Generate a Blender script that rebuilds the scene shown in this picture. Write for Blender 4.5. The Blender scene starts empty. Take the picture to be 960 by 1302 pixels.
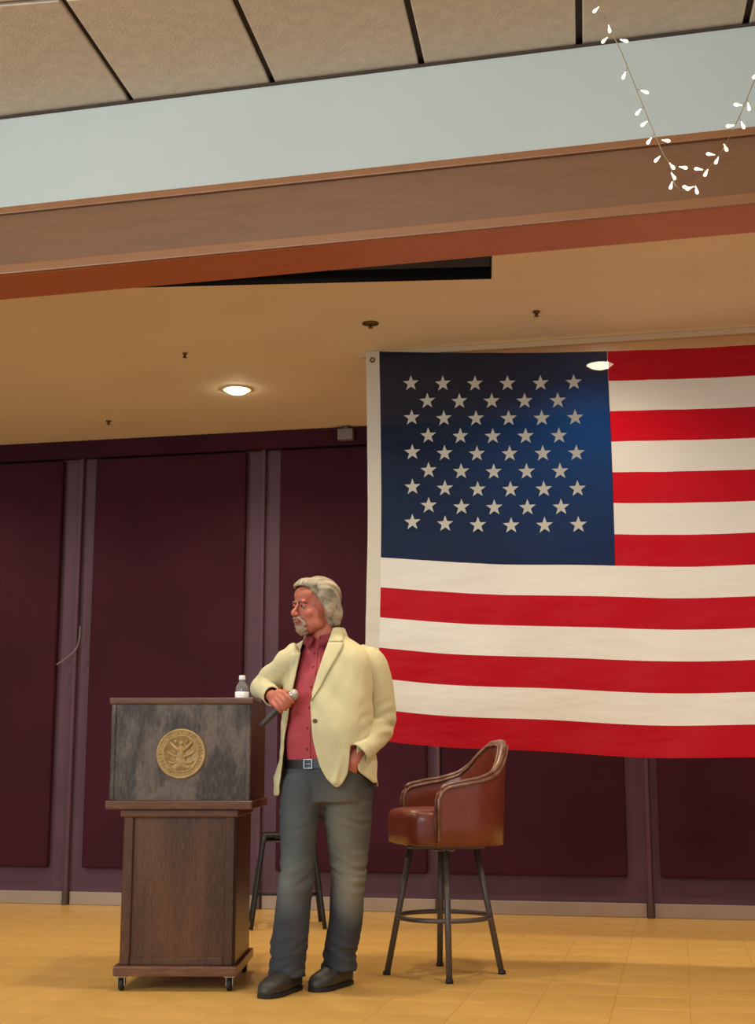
import bpy, bmesh, math, random
from mathutils import Vector, Matrix, noise
from mathutils.bvhtree import BVHTree
R = math.radians
random.seed(7)
SC = bpy.context.scene
COL = SC.collection

# ------------------------------------------------------------------ camera
YAW = R(12.24)
cd = bpy.data.cameras.new('camera')
cd.sensor_fit = 'HORIZONTAL'; cd.sensor_width = 36.0; cd.lens = 1750.0/960.0*36.0
cam = bpy.data.objects.new('camera', cd); COL.objects.link(cam)
cam.location = (0, 0, 0.97)
cam.rotation_euler = (R(90)+math.atan(319.0/1750.0), 0, YAW)
cd.clip_start = 0.05
SC.camera = cam
# ------------------------------------------------------------------ light
SC.view_settings.view_transform = 'Standard'
SC.view_settings.look = 'None'
SC.view_settings.exposure = 0.0
SC.view_settings.gamma = 1.0
w = bpy.data.worlds.new('world'); SC.world = w; w.use_nodes = True
w.node_tree.nodes['Background'].inputs[0].default_value = (0.97, 0.98, 1.0, 1)
w.node_tree.nodes['Background'].inputs[1].default_value = 0.60
def area(name, loc, target, sx, sy, power, colr):
    l = bpy.data.lights.new(name, 'AREA'); l.shape = 'RECTANGLE'; l.size = sx; l.size_y = sy
    l.energy = power; l.color = colr
    o = bpy.data.objects.new(name, l); COL.objects.link(o); o.location = loc
    o.rotation_euler = (Vector(target)-Vector(loc)).to_track_quat('-Z', 'Y').to_euler()
    return o
area('hall_window_light', (-6.5, -1.0, 2.3), (-1.2, 6.0, 2.2), 3.0, 2.0, 200, (0.74, 0.94, 1.0))
area('hall_ceiling_light', (-2.0, 0.5, 3.6), (-1.2, 3.2, 0.6), 3.0, 1.2, 150, (1.0, 0.95, 0.87))
DOWN = [(-2.66, 8.06), (-0.38, 7.98), (-4.94, 8.06), (1.88, 8.0), (-3.7, 5.75), (-0.3, 5.7), (1.7, 5.75), (-1.75,5.72)]

# ------------------------------------------------------------------ helpers
def tag(o, label=None, cat=None, group=None, kind=None):
    if label: o['label'] = label
    if cat: o['category'] = cat
    if group: o['group'] = group
    if kind: o['kind'] = kind
    return o
def empty(name, loc=(0,0,0), rz=0, **k):
    o = bpy.data.objects.new(name, None); COL.objects.link(o)
    o.location = loc; o.rotation_euler = (0, 0, rz); o.empty_display_size = .1
    return tag(o, **k)
def link(name, me, mat=None, parent=None, smooth=False):
    if mat is not None and not me.materials: me.materials.append(mat)
    o = bpy.data.objects.new(name, me); COL.objects.link(o)
    if parent: o.parent = parent
    if smooth:
        me.polygons.foreach_set('use_smooth', [True]*len(me.polygons))
    return o
def obj(name, bm, mat=None, parent=None, smooth=False, recalc=True):
    if recalc: bmesh.ops.recalc_face_normals(bm, faces=bm.faces)
    me = bpy.data.meshes.new(name); bm.to_mesh(me); bm.free()
    return link(name, me, mat, parent, smooth)
def add_box(bm, c, s, rot=None, bev=0.0, seg=1):
    t = bmesh.new()
    bmesh.ops.create_cube(t, size=1.0)
    bmesh.ops.scale(t, vec=s, verts=t.verts)
    if bev > 0: bmesh.ops.bevel(t, geom=t.edges[:], offset=bev, segments=seg, profile=.7, affect='EDGES')
    if rot is not None: bmesh.ops.transform(t, matrix=rot.to_4x4(), verts=t.verts)
    bmesh.ops.translate(t, vec=c, verts=t.verts)
    me = bpy.data.meshes.new('tmp'); t.to_mesh(me); t.free(); bm.from_mesh(me); bpy.data.meshes.remove(me)
def boxo(name, c, s, mat, parent=None, bev=.003, seg=1, rot=None, **k):
    bm = bmesh.new(); add_box(bm, c, s, rot, bev, seg)
    return tag(obj(name, bm, mat, parent), **k)
def b2(name, lo, hi, mat, parent=None, bev=.003, seg=1, **k):
    c = [(a+b)/2 for a, b in zip(lo, hi)]; s = [abs(b-a) for a, b in zip(lo, hi)]
    return boxo(name, c, s, mat, parent, bev, seg, **k)
def ring_loft(bm, rings, cap=True, closed=False):
    vs = [[bm.verts.new(p) for p in r] for r in rings]
    n = len(vs[0])
    m = len(vs)
    for i in range(m if closed else m-1):
        a, b = vs[i], vs[(i+1) % m]
        for j in range(n):
            bm.faces.new((a[j], a[(j+1) % n], b[(j+1) % n], b[j]))
    if cap and not closed:
        bm.faces.new(vs[0][::-1]); bm.faces.new(vs[-1])
def catmull(pts, sub):
    P = [Vector(p) for p in pts]; out = []
    for i in range(len(P)-1):
        p0 = P[max(i-1, 0)]; p1 = P[i]; p2 = P[i+1]; p3 = P[min(i+2, len(P)-1)]
        for k in range(sub):
            t = k/sub
            out.append(.5*((2*p1)+(-p0+p2)*t+(2*p0-5*p1+4*p2-p3)*t*t+(-p0+3*p1-3*p2+p3)*t**3))
    out.append(P[-1]); return out
def tube(bm, pts, rad, n=12, sub=4, closed=False, ref=None):
    """pts 3d, rad: number or list of numbers / (ra,rb)"""
    if not isinstance(rad, (list, tuple)): rad = [rad]*len(pts)
    rr = [(r, r) if not isinstance(r, (list, tuple)) else r for r in rad]
    comb = [(*p, *r) for p, r in zip(pts, rr)]
    if sub > 1 and len(pts) > 2:
        C5 = []
        for i in range(len(comb)-1):
            g = lambda q: comb[min(max(q, 0), len(comb)-1)]
            for k in range(sub):
                t = k/sub
                C5.append([.5*((2*g(i)[a])+(-g(i-1)[a]+g(i+1)[a])*t+(2*g(i-1)[a]-5*g(i)[a]+4*g(i+1)[a]-g(i+2)[a])*t*t+(-g(i-1)[a]+3*g(i)[a]-3*g(i+1)[a]+g(i+2)[a])*t**3) for a in range(5)])
        C5.append(comb[-1]); comb = C5
    P = [Vector(c[:3]) for c in comb]; rings = []
    u = None
    for i, p in enumerate(P):
        if closed: d = (P[(i+1) % len(P)]-P[i-1]).normalized()
        else: d = (P[min(i+1, len(P)-1)]-P[max(i-1, 0)]).normalized()
        if u is None:
            a = Vector(ref) if ref else (Vector((0, 0, 1)) if abs(d.z) < .9 else Vector((1, 0, 0)))
            u = (a-d*a.dot(d)).normalized()
        else: u = (u-d*u.dot(d)).normalized()
        v = d.cross(u)
        ra, rb = comb[i][3], comb[i][4]
        rings.append([p+u*math.cos(2*math.pi*j/n)*ra+v*math.sin(2*math.pi*j/n)*rb for j in range(n)])
    ring_loft(bm, rings, True, closed)
def ball(bm, c, r, rot=None, n=20, m=12):
    if not isinstance(r, (list, tuple)): r = (r, r, r)
    t = bmesh.new(); bmesh.ops.create_uvsphere(t, u_segments=n, v_segments=m, radius=1)
    bmesh.ops.scale(t, vec=r, verts=t.verts)
    if rot is not None: bmesh.ops.transform(t, matrix=rot.to_4x4(), verts=t.verts)
    bmesh.ops.translate(t, vec=c, verts=t.verts)
    me = bpy.data.meshes.new('tmp'); t.to_mesh(me); t.free(); bm.from_mesh(me); bpy.data.meshes.remove(me)
def lathe(bm, prof, n=24, c=(0, 0, 0), rot=None):
    rings = []
    for r, z in prof:
        rg = [Vector((r*math.cos(2*math.pi*j/n), r*math.sin(2*math.pi*j/n), z)) for j in range(n)]
        if rot is not None: rg = [rot @ p for p in rg]
        rings.append([p+Vector(c) for p in rg])
    ring_loft(bm, rings)
def torso(bm, secs, rotdeg, n=40, sub=4):
    """secs (z,cx,cy,rx,ry) horizontal superellipse rings, interpolated"""
    pts = catmull([(s[0], s[1], s[2]) for s in secs], sub)
    rad = catmull([(s[3], s[4], s[5] if len(s) > 5 else 2.2) for s in secs], sub)
    rings = []
    ca, sa = math.cos(R(rotdeg)), math.sin(R(rotdeg))
    for p, r in zip(pts, rad):
        rg = []
        for j in range(n):
            a = 2*math.pi*j/n; e = 2.0/r[2]
            x = math.copysign(abs(math.cos(a))**e, math.cos(a))*r[0]
            y = math.copysign(abs(math.sin(a))**e, math.sin(a))*r[1]
            rg.append(Vector((p[1]+x*ca-y*sa, p[2]+x*sa+y*ca, p[0])))
        rings.append(rg)
    ring_loft(bm, rings)
def fuse(bm, voxel, smooth_it=2):
    """melt overlapping closed shapes into one continuous surface; returns bmesh"""
    bmesh.ops.recalc_face_normals(bm, faces=bm.faces)
    me = bpy.data.meshes.new('fuse'); bm.to_mesh(me); bm.free()
    o = bpy.data.objects.new('fuse', me); COL.objects.link(o)
    m = o.modifiers.new('r', 'REMESH'); m.mode = 'VOXEL'; m.voxel_size = voxel
    if smooth_it:
        s = o.modifiers.new('s', 'SMOOTH'); s.factor = .5; s.iterations = smooth_it
    dg = bpy.context.evaluated_depsgraph_get()
    out = bmesh.new(); out.from_mesh(o.evaluated_get(dg).to_mesh())
    bpy.data.objects.remove(o); bpy.data.meshes.remove(me)
    return out
def cut(bm, f, snap=.012):
    """drop what lies where f<0 and draw the new rim onto f=0"""
    kill = [v for v in bm.verts if f(v.co) < 0]
    bmesh.ops.delete(bm, geom=kill, context='VERTS')
    for it in range(2):
        for v in bm.verts:
            if v.is_boundary:
                p = v.co; q = f(p)
                if True:
                    e = 1e-3
                    g = Vector((f(p+Vector((e, 0, 0)))-q, f(p+Vector((0, e, 0)))-q, f(p+Vector((0, 0, e)))-q))/e
                    if g.length > .1 and abs(q)/g.length < snap: v.co = p-g*(q/g.length_squared)
    for it in range(3):
        mv = []
        for v in bm.verts:
            if v.is_boundary:
                nb = [e.other_vert(v).co for e in v.link_edges if e.is_boundary]
                if len(nb) == 2: mv.append((v, (nb[0]+nb[1])/2))
        for v, c in mv: v.co = v.co.lerp(c, .5)
def displace(bm, fn):
    bm.normal_update()
    d = [(v, v.normal.copy()*fn(v.co)) for v in bm.verts]
    for v, k in d: v.co += k
def solidify(o, t, off=-1):
    m = o.modifiers.new('thickness', 'SOLIDIFY'); m.thickness = t; m.offset = off
def lerp(tab, x):
    if x <= tab[0][0]: return tab[0][1]
    for (a, b), (c, d) in zip(tab, tab[1:]):
        if x <= c:
            t = (x-a)/(c-a); return b+(d-b)*t
    return tab[-1][1]

# ------------------------------------------------------------------ materials
def lin(c): return tuple(((v/255)/12.92 if v/255 <= .04045 else ((v/255+.055)/1.055)**2.4) for v in c)+(1,)
def material(name, colr, rough=.6, metal=0, spec=.5, vary=0, vscale=4, bump=0, bscale=60, stretch=(1,1,1), col2=None, coat=0, trans=0, emis=None, sheen=0, hi=.65, lo=.35, coords='Object', rand=0):
    m = bpy.data.materials.new(name); m.use_nodes = True
    nt = m.node_tree; N = nt.nodes; L = nt.links; b = N['Principled BSDF']
    c = lin(colr)
    b.inputs['Base Color'].default_value = c
    b.inputs['Roughness'].default_value = rough; b.inputs['Metallic'].default_value = metal
    b.inputs['Specular IOR Level'].default_value = spec
    b.inputs['Coat Weight'].default_value = coat; b.inputs['Transmission Weight'].default_value = trans
    b.inputs['Sheen Weight'].default_value = sheen
    tc = N.new('ShaderNodeTexCoord'); mp = N.new('ShaderNodeMapping'); mp.inputs['Scale'].default_value = stretch
    L.new(tc.outputs[coords], mp.inputs[0])
    out = None
    if vary or col2:
        n = N.new('ShaderNodeTexNoise'); n.inputs['Scale'].default_value = vscale; n.inputs['Detail'].default_value = 5
        L.new(mp.outputs[0], n.inputs['Vector'])
        r = N.new('ShaderNodeValToRGB'); r.color_ramp.elements[0].position = lo; r.color_ramp.elements[1].position = hi
        r.color_ramp.elements[0].color = c if col2 else tuple(x*(1-vary) for x in c[:3])+(1,)
        r.color_ramp.elements[1].color = lin(col2) if col2 else tuple(min(1, x*(1+vary)) for x in c[:3])+(1,)
        L.new(n.outputs[0], r.inputs[0]); out = r.outputs[0]
    if rand:
        if out is None:
            rg = N.new('ShaderNodeRGB'); rg.outputs[0].default_value = c; out = rg.outputs[0]
        oi = N.new('ShaderNodeObjectInfo'); mr = N.new('ShaderNodeMapRange')
        mr.inputs['To Min'].default_value = 1-rand; mr.inputs['To Max'].default_value = 1+rand
        L.new(oi.outputs['Random'], mr.inputs['Value'])
        hs = N.new('ShaderNodeHueSaturation'); L.new(mr.outputs[0], hs.inputs['Value']); L.new(out, hs.inputs['Color']); out = hs.outputs[0]
    if out is not None: L.new(out, b.inputs['Base Color'])
    if bump:
        n2 = N.new('ShaderNodeTexNoise'); n2.inputs['Scale'].default_value = bscale; n2.inputs['Detail'].default_value = 4
        L.new(mp.outputs[0], n2.inputs['Vector'])
        bp = N.new('ShaderNodeBump'); bp.inputs['Strength'].default_value = bump; bp.inputs['Distance'].default_value = .01
        L.new(n2.outputs[0], bp.inputs['Height']); L.new(bp.outputs[0], b.inputs['Normal'])
    if emis:
        b.inputs['Emission Color'].default_value = lin(emis[0]); b.inputs['Emission Strength'].default_value = emis[1]
    return m
def wood(name, c1, c2, vertical=True, rough=.4, swirl=3.0, scale=9, coat=.2, axis=None):
    m = bpy.data.materials.new(name); m.use_nodes = True
    nt = m.node_tree; N = nt.nodes; L = nt.links; b = N['Principled BSDF']
    tc = N.new('ShaderNodeTexCoord'); mp = N.new('ShaderNodeMapping')
    mp.inputs['Scale'].default_value = axis or ((1, 1, .12) if vertical else (.12, 1, 1))
    L.new(tc.outputs['Object'], mp.inputs[0])
    n0 = N.new('ShaderNodeTexNoise'); n0.inputs['Scale'].default_value = scale*.45; n0.inputs['Detail'].default_value = 3
    L.new(mp.outputs[0], n0.inputs['Vector'])
    sc = N.new('ShaderNodeMath'); sc.operation = 'MULTIPLY'; sc.inputs[1].default_value = swirl*6
    L.new(n0.outputs[0], sc.inputs[0])
    sn = N.new('ShaderNodeMath'); sn.operation = 'SINE'; L.new(sc.outputs[0], sn.inputs[0])
    n1 = N.new('ShaderNodeTexNoise'); n1.inputs['Scale'].default_value = scale*12; n1.inputs['Detail'].default_value = 6
    L.new(mp.outputs[0], n1.inputs['Vector'])
    ad = N.new('ShaderNodeMath'); ad.operation = 'MULTIPLY_ADD'; ad.inputs[1].default_value = .22; L.new(sn.outputs[0], ad.inputs[0]); L.new(n1.outputs[0], ad.inputs[2])
    r = N.new('ShaderNodeValToRGB'); r.color_ramp.elements[0].position = .25; r.color_ramp.elements[1].position = .75
    r.color_ramp.elements[0].color = lin(c1); r.color_ramp.elements[1].color = lin(c2)
    L.new(ad.outputs[0], r.inputs[0]); L.new(r.outputs[0], b.inputs['Base Color'])
    bp = N.new('ShaderNodeBump'); bp.inputs['Strength'].default_value = .15; bp.inputs['Distance'].default_value = .003
    L.new(ad.outputs[0], bp.inputs['Height']); L.new(bp.outputs[0], b.inputs['Normal'])
    b.inputs['Roughness'].default_value = rough; b.inputs['Coat Weight'].default_value = coat; b.inputs['Coat Roughness'].default_value = .3
    return m
def cloth_flag(name, colr, tl=.3, clear=.03, through=None):
    m = bpy.data.materials.new(name); m.use_nodes = True
    nt = m.node_tree; N = nt.nodes; L = nt.links; N.remove(N['Principled BSDF'])
    out = N['Material Output']
    tc = N.new('ShaderNodeTexCoord'); n = N.new('ShaderNodeTexNoise'); n.inputs['Scale'].default_value = 2.2; n.inputs['Detail'].default_value = 3
    mp = N.new('ShaderNodeMapping'); mp.inputs['Rotation'].default_value = (0, R(35), 0); mp.inputs['Scale'].default_value = (.6, 1, 2.2)
    L.new(tc.outputs['Object'], mp.inputs[0]); L.new(mp.outputs[0], n.inputs['Vector'])
    bp = N.new('ShaderNodeBump'); bp.inputs['Strength'].default_value = .6; bp.inputs['Distance'].default_value = .06
    L.new(n.outputs[0], bp.inputs['Height'])
    d = N.new('ShaderNodeBsdfPrincipled'); d.inputs['Base Color'].default_value = lin(colr); d.inputs['Roughness'].default_value = .55; d.inputs['Specular IOR Level'].default_value = .15
    L.new(bp.outputs[0], d.inputs['Normal'])
    t = N.new('ShaderNodeBsdfTranslucent'); t.inputs[0].default_value = lin(through or colr)
    mx = N.new('ShaderNodeMixShader'); mx.inputs[0].default_value = tl
    L.new(d.outputs[0], mx.inputs[1]); L.new(t.outputs[0], mx.inputs[2])
    tr = N.new('ShaderNodeBsdfTransparent'); m2 = N.new('ShaderNodeMixShader'); m2.inputs[0].default_value = clear
    L.new(mx.outputs[0], m2.inputs[1]); L.new(tr.outputs[0], m2.inputs[2])
    L.new(m2.outputs[0], out.inputs[0])
    return m
M = {}
M['panel'] = material('maroon fabric panel', (60, 24, 36), .85, spec=.15, vary=.12, vscale=2, bump=.1, bscale=200)
M['strip'] = material('dusty purple painted wall', (88, 60, 74), .6, spec=.3, vary=.06, vscale=3)
M['dark'] = material('dark gap', (20, 14, 14), .9)
M['base'] = material('grey beige vinyl baseboard', (158, 140, 124), .5, vary=.05)
M['stageceil'] = material('tan painted ceiling', (234, 219, 190), .75, vary=.03, vscale=1.5, bump=.03, bscale=120)
M['black'] = material('black metal', (16, 17, 22), .5, vary=.1)
M['void'] = material('black painted recess', (9, 10, 15), .7)
M['white'] = material('white painted header', (200, 206, 200), .5, vary=.02, vscale=1.2)
M['headwood'] = wood('brown stained header wood', (114, 76, 44), (132, 88, 54), False, .45, .5, 4)
M['headtrim'] = wood('light brown trim wood', (140, 90, 50), (156, 102, 60), False, .4, .5, 4)
M['soffit'] = wood('soffit wood with painted bounce light', (170, 90, 52), (186, 102, 60), False, .5, .5, 4)  # redder and lighter than the face: bounce light from below painted in
M['tile'] = material('beige fibre ceiling tile', (226, 206, 180), .9, vary=.06, vscale=18, bump=.25, bscale=90, rand=.03)
M['groove'] = material('dark brown ceiling groove', (70, 55, 42), .8)
M['floor'] = material('ochre vinyl floor tile', (222, 177, 98), .28, vary=.05, vscale=3.5, rand=.014, spec=.45, bump=.015, bscale=30)
M['floorgap'] = material('floor joint', (196, 150, 84), .6)
M['hallfloor'] = material('hall carpet', (120, 105, 92), .9, vary=.1, bump=.2)
M['lecwood'] = wood('dark oak', (60, 33, 15), (104, 64, 32), True, .38, 1.2, 14)
M['lecbox'] = wood('weathered dark oak', (50, 38, 29), (106, 90, 76), True, .3, 5.0, 8, .4, (1, 1, .38))
M['lectrim'] = wood('oak moulding', (92, 56, 34), (132, 88, 58), False, .35, 1.5, 9)
M['gold'] = material('antique gold seal', (172, 142, 92), .6, .25, vary=.18, vscale=60)
M['chrome'] = material('chrome', (200, 200, 200), .15, 1)
M['rubber'] = material('black rubber', (22, 20, 20), .6)
M['gunmetal'] = material('dark brown metal', (88, 80, 78), .42, .4, vary=.05)
M['leather'] = material('red brown leather', (112, 50, 34), .36, vary=.14, vscale=6, bump=.06, bscale=50, coat=.15)
M['highlight_piping'] = material('leather edge with painted highlights', (88, 48, 36), .28, vary=.2, vscale=14, col2=(132, 102, 82), coat=.3)  # lighter tan mixed in as painted highlights on the leather edges
M['jacket'] = material('cream wool jacket', (208, 198, 154), .85, vary=.04, vscale=10, bump=.08, bscale=260, sheen=.15)
M['lining'] = material('taupe lining', (150, 132, 106), .5)
M['shirt'] = material('red shirt cloth', (172, 62, 72), .75, vary=.08, vscale=10, bump=.05, bscale=200)
M['shirtdark'] = material('dark red collar cloth', (128, 36, 44), .75, vary=.06)
M['belt'] = material('black leather belt', (26, 22, 22), .4)
M['skin'] = material('ruddy skin', (190, 112, 90), .62, vary=.07, vscale=22, spec=.4)
M['brow'] = material('grey brown eyebrow hair', (112, 84, 68), .7, vary=.2, vscale=80)
M['lip'] = material('lip', (170, 92, 84), .5)
M['hair'] = material('grey blond hair', (118, 106, 88), .6, vary=.2, vscale=26, stretch=(3, .5, .6), col2=(186, 174, 150), bump=.25, bscale=120)
M['beard'] = material('pale grey beard', (158, 134, 112), .7, vary=.15, vscale=60, bump=.3, bscale=150)
M['eye'] = material('eye white', (150, 130, 118), .25)
M['iris'] = material('dark iris', (40, 30, 26), .2)
M['shoe'] = material('charcoal shoe leather', (50, 48, 44), .5, vary=.15, vscale=14)
M['sole'] = material('black shoe sole', (26, 24, 23), .7)
M['micgrey'] = material('dark grey microphone body', (64, 60, 58), .35, .3)
M['micgrille'] = material('silver microphone grille', (190, 184, 176), .35, .7, bump=.3, bscale=400)
M['plastic'] = material('clear bottle plastic', (235, 240, 245), .08, trans=.85)
M['label'] = material('white bottle label', (232, 232, 236), .5)
M['cap'] = material('white bottle cap', (235, 235, 235), .4)
M['greybox'] = material('grey box', (120, 108, 104), .5)
M['brass'] = material('aged brass', (110, 84, 44), .4, .6)
M['footbrown'] = material('dark brown post foot', (70, 50, 36), .5)
M['slate'] = material('dark slate board', (34, 37, 46), .6)
M['wire'] = material('thin copper wire', (160, 140, 100), .4, .5)
M['bulb'] = material('glowing warm bulb', (255, 240, 205), .3, emis=((255, 232, 190), 5.0))
M['lampglow'] = material('lit lamp lens', (255, 240, 210), .3, emis=((255, 238, 205), 40.0))
M['lampring'] = material('white lamp trim', (225, 205, 170), .4)
M['batten'] = material('tan batten', (206, 184, 150), .6)
# denim: faded thighs and knees
def denim():
    m = material('grey blue faded denim', (54, 58, 66), .85, vary=.14, vscale=12, bump=.12, bscale=300, stretch=(1, 1, .6))
    N = m.node_tree.nodes; L = m.node_tree.links; b = N['Principled BSDF']
    src = b.inputs['Base Color'].links[0].from_socket
    tc = N.new('ShaderNodeTexCoord')
    def blob(c, s):
        mp = N.new('ShaderNodeMapping'); mp.vector_type = 'POINT'
        mp.inputs['Location'].default_value = tuple(-a*b_ for a, b_ in zip(c, s)); mp.inputs['Scale'].default_value = s
        L.new(tc.outputs['Object'], mp.inputs[0])
        g = N.new('ShaderNodeTexGradient'); g.gradient_type = 'SPHERICAL'; L.new(mp.outputs[0], g.inputs[0]); return g.outputs['Fac']
    cur = src
    for c, s, col, k in (((.14, -.08, .68), (6, 4, 2.6), (108, 104, 90), 1.0), ((-.05, -.08, .70), (7, 4, 2.6), (80, 85, 84), 1.0),
                         ((.19, -.04, .44), (9, 5, 5), (140, 138, 122), .8), ((-.10, -.12, .46), (9, 5, 6), (108, 112, 110), .8)):
        f = blob(c, s); mu = N.new('ShaderNodeMath'); mu.operation = 'MULTIPLY'; mu.inputs[1].default_value = k*1.15; mu.use_clamp = True
        L.new(f, mu.inputs[0])
        mx = N.new('ShaderNodeMix'); mx.data_type = 'RGBA'; L.new(mu.outputs[0], mx.inputs[0]); L.new(cur, mx.inputs[6]); mx.inputs[7].default_value = lin(col)
        cur = mx.outputs[2]
    L.new(cur, b.inputs['Base Color'])
    return m
M['denim'] = denim()

# ------------------------------------------------------------------ setting
WY = 9.242; ZC = 3.30; XL, XR = -8.0, 4.5
# floor: stage deck with vinyl tiles laid one by one where they can be seen
b2('floor', (XL, 4.75, -.62), (XR, WY+.1, -.004), M['floorgap'], kind='structure', bev=0)
floor = bpy.data.objects['floor']
T = .305
tb = bmesh.new(); add_box(tb, (0, 0, -.003), (T-.001, T-.001, .006), None, .0004)
bmesh.ops.recalc_face_normals(tb, faces=tb.faces)
tme = bpy.data.meshes.new('floor_tile'); tb.to_mesh(tme); tb.free(); tme.materials.append(M['floor'])
rest = bmesh.new()
for i in range(-26, 15):
    for j in range(0, 15):
        x = (i+.5)*T; y = WY-.01-(j+.5)*T
        if y < 4.75+T/2: continue
        dd = y*math.cos(YAW)-x*math.sin(YAW); lat = x*math.cos(YAW)+y*math.sin(YAW)
        if abs(lat) < dd*.30+.25:
            o = bpy.data.objects.new('floor_tile', tme); COL.objects.link(o); o.parent = floor; o.location = (x, y, 0)
        else:
            add_box(rest, (x, y, -.003), (T-.0016, T-.0016, .006))
obj('floor_tile', rest, M['floor'], floor)['kind'] = 'stuff'
b2('floor', (XL, -4, -.70), (XR, 4.75, -.62), M['hallfloor'], kind='structure', bev=0)
# stage front and side walls, outside the photograph's frame
b2('trim_1', (XL, 4.725, -.615), (XR, 4.748, -.005), M['headwood'], kind='structure')
b2('wall_left', (XL-.12, 4.75, -.62), (XL-.002, WY+.1, ZC-.002), M['strip'], kind='structure', bev=0)
b2('wall_right', (XR+.002, 4.75, -.62), (XR+.12, WY+.1, ZC-.002), M['strip'], kind='structure', bev=0)
# back wall
wall = b2('wall_back', (XL, WY, 0), (XR, WY+.12, ZC), M['strip'], kind='structure', bev=0)
for x0, x1 in ((-7.8, -6.3), (-6.1, -4.36), (-4.10, -2.955), (-2.70, -1.66), (-1.545, -.36), (-.155, 1.1), (1.35, 2.6), (2.8, 4.3)):
    b2('panel', (x0, WY-.055, .252), (x1, WY-.004, ZC-.14), M['panel'], wall, .02, 3)
for x in (-4.22, -2.828, -1.585, -.222, 1.22):
    b2('post', (x-.014, WY-.04, .0), (x+.014, WY-.0005, ZC-.01), M['gunmetal'] if x in(9,) else M['strip'], wall, .004)
    b2('post_foot', (x-.02, WY-.05, .001), (x+.02, WY-.018, .092), M['footbrown'], wall, .003)
b2('top_rail', (XL, WY-.075, ZC-.13), (XR, WY-.002, ZC-.003), M['panel'], wall, .004)
bbd = empty('baseboard_back', (0, 0, 0), kind='structure')
xs = [XL, -4.245, -.245, XR]
b2('board', (XL, WY-.016, .001), (-4.245, WY-.001, .088), M['base'], bbd)
b2('board', (-4.198, WY-.016, .001), (-2.85, WY-.001, .088), M['base'], bbd)
b2('board', (-2.805, WY-.016, .001), (-1.61, WY-.001, .088), M['base'], bbd)
b2('board', (-1.56, WY-.016, .001), (-.246, WY-.001, .088), M['base'], bbd)
b2('board', (-.198, WY-.016, .001), (XR, WY-.001, .088), M['base'], bbd)
# thin frayed cord hanging at the left post
bm = bmesh.new(); tube(bm, catmull([(-4.17, WY-.07, 1.93), (-4.17, WY-.075, 1.85), (-4.19, WY-.08, 1.77), (-4.27, WY-.085, 1.70), (-4.33, WY-.09, 1.66)], 5), .005, 6, 1)
tag(obj('cord', bm, M['greybox']), 'thin pale cord hanging on the purple wall strip at the far left', 'cord')
# stage ceiling with a slanting recess
A = Vector((-.816, 6.395)); ang = R(8.2)
ud = Vector((-math.cos(ang), -math.sin(ang))); vd = Vector((math.sin(ang), -math.cos(ang)))
B_ = A+ud*3.6; Cc = B_+vd*.62; D_ = A+vd*.62
bm = bmesh.new()
o4 = [(XR, WY+.1), (XL, WY+.1), (XL, 5.2), (XR, 5.2)]
def slabs(z0):
    ov = [bm.verts.new((x, y, z0)) for x, y in o4]; iv = [bm.verts.new((p.x, p.y, z0)) for p in (A, B_, Cc, D_)]
    for i in range(4): bm.faces.new((ov[i], ov[(i+1) % 4], iv[(i+1) % 4], iv[i]))
    return ov, iv
o1, i1 = slabs(ZC); o2, i2 = slabs(ZC+.06)
for a, b in ((o1, o2), (i1, i2)):
    for i in range(4): bm.faces.new((a[i], a[(i+1) % 4], b[(i+1) % 4], b[i]))
ceil = obj('ceiling', bm, M['stageceil']); ceil['kind'] = 'structure'
bm = bmesh.new()
for z0 in (ZC+.002, ZC+.35):
    pass
ii = .004; AA = (A+ud*ii+vd*ii, B_-ud*ii+vd*ii, Cc-ud*ii-vd*ii, D_+ud*ii-vd*ii)
q1 = [bm.verts.new((p.x, p.y, ZC-.0015)) for p in AA]; q2 = [bm.verts.new((p.x, p.y, ZC+.32)) for p in AA]
for i in range(4): bm.faces.new((q1[i], q1[(i+1) % 4], q2[(i+1) % 4], q2[i]))
bm.faces.new(q2)
rc = obj('recess_liner', bm, M['void'], ceil); solidify(rc, .003, 0)
bm = bmesh.new()
e0 = A+ud*.01+vd*.14; e1 = A+ud*3.59+vd*.14; e2 = A+ud*3.59+vd*.61; e3 = A+ud*.01+vd*.61
ring_loft(bm, [[Vector((p.x, p.y, z)) for p in (e0, e1, e2, e3)] for z in (ZC+.012, ZC+.03)])
obj('slate_board', bm, M['slate'], ceil)
# header beam between hall and stage
HY = R(-1.9)
hd = empty('beam', (-1.09, 5.023, 0), HY, kind='structure')
b2('fascia', (-6, 0, 3.300), (6, .14, 3.716), M['white'], hd, .002)
b2('wood_face', (-6, .012, 3.02), (6, .28, 3.299), M['headwood'], hd, .002)
b2('upper_trim', (-6, -.008, 3.268), (6, .011, 3.299), M['headtrim'], hd, .004, 2)
b2('lower_trim', (-6, -.008, 2.999), (6, .011, 3.040), M['headtrim'], hd, .004, 2)
b2('soffit', (-6, .0115, 2.998), (6, .29, 3.019), M['soffit'], hd, .003)
b2('painted_shadow_line', (-6, -.006, 3.706), (6, .01, 3.719), M['groove'], hd, .002)  # dark strip painting the shadow line where header meets hall ceiling
b2('upstand', (-6, .14, 3.300), (6, .28, 3.716), M['white'], hd, .002)
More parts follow.
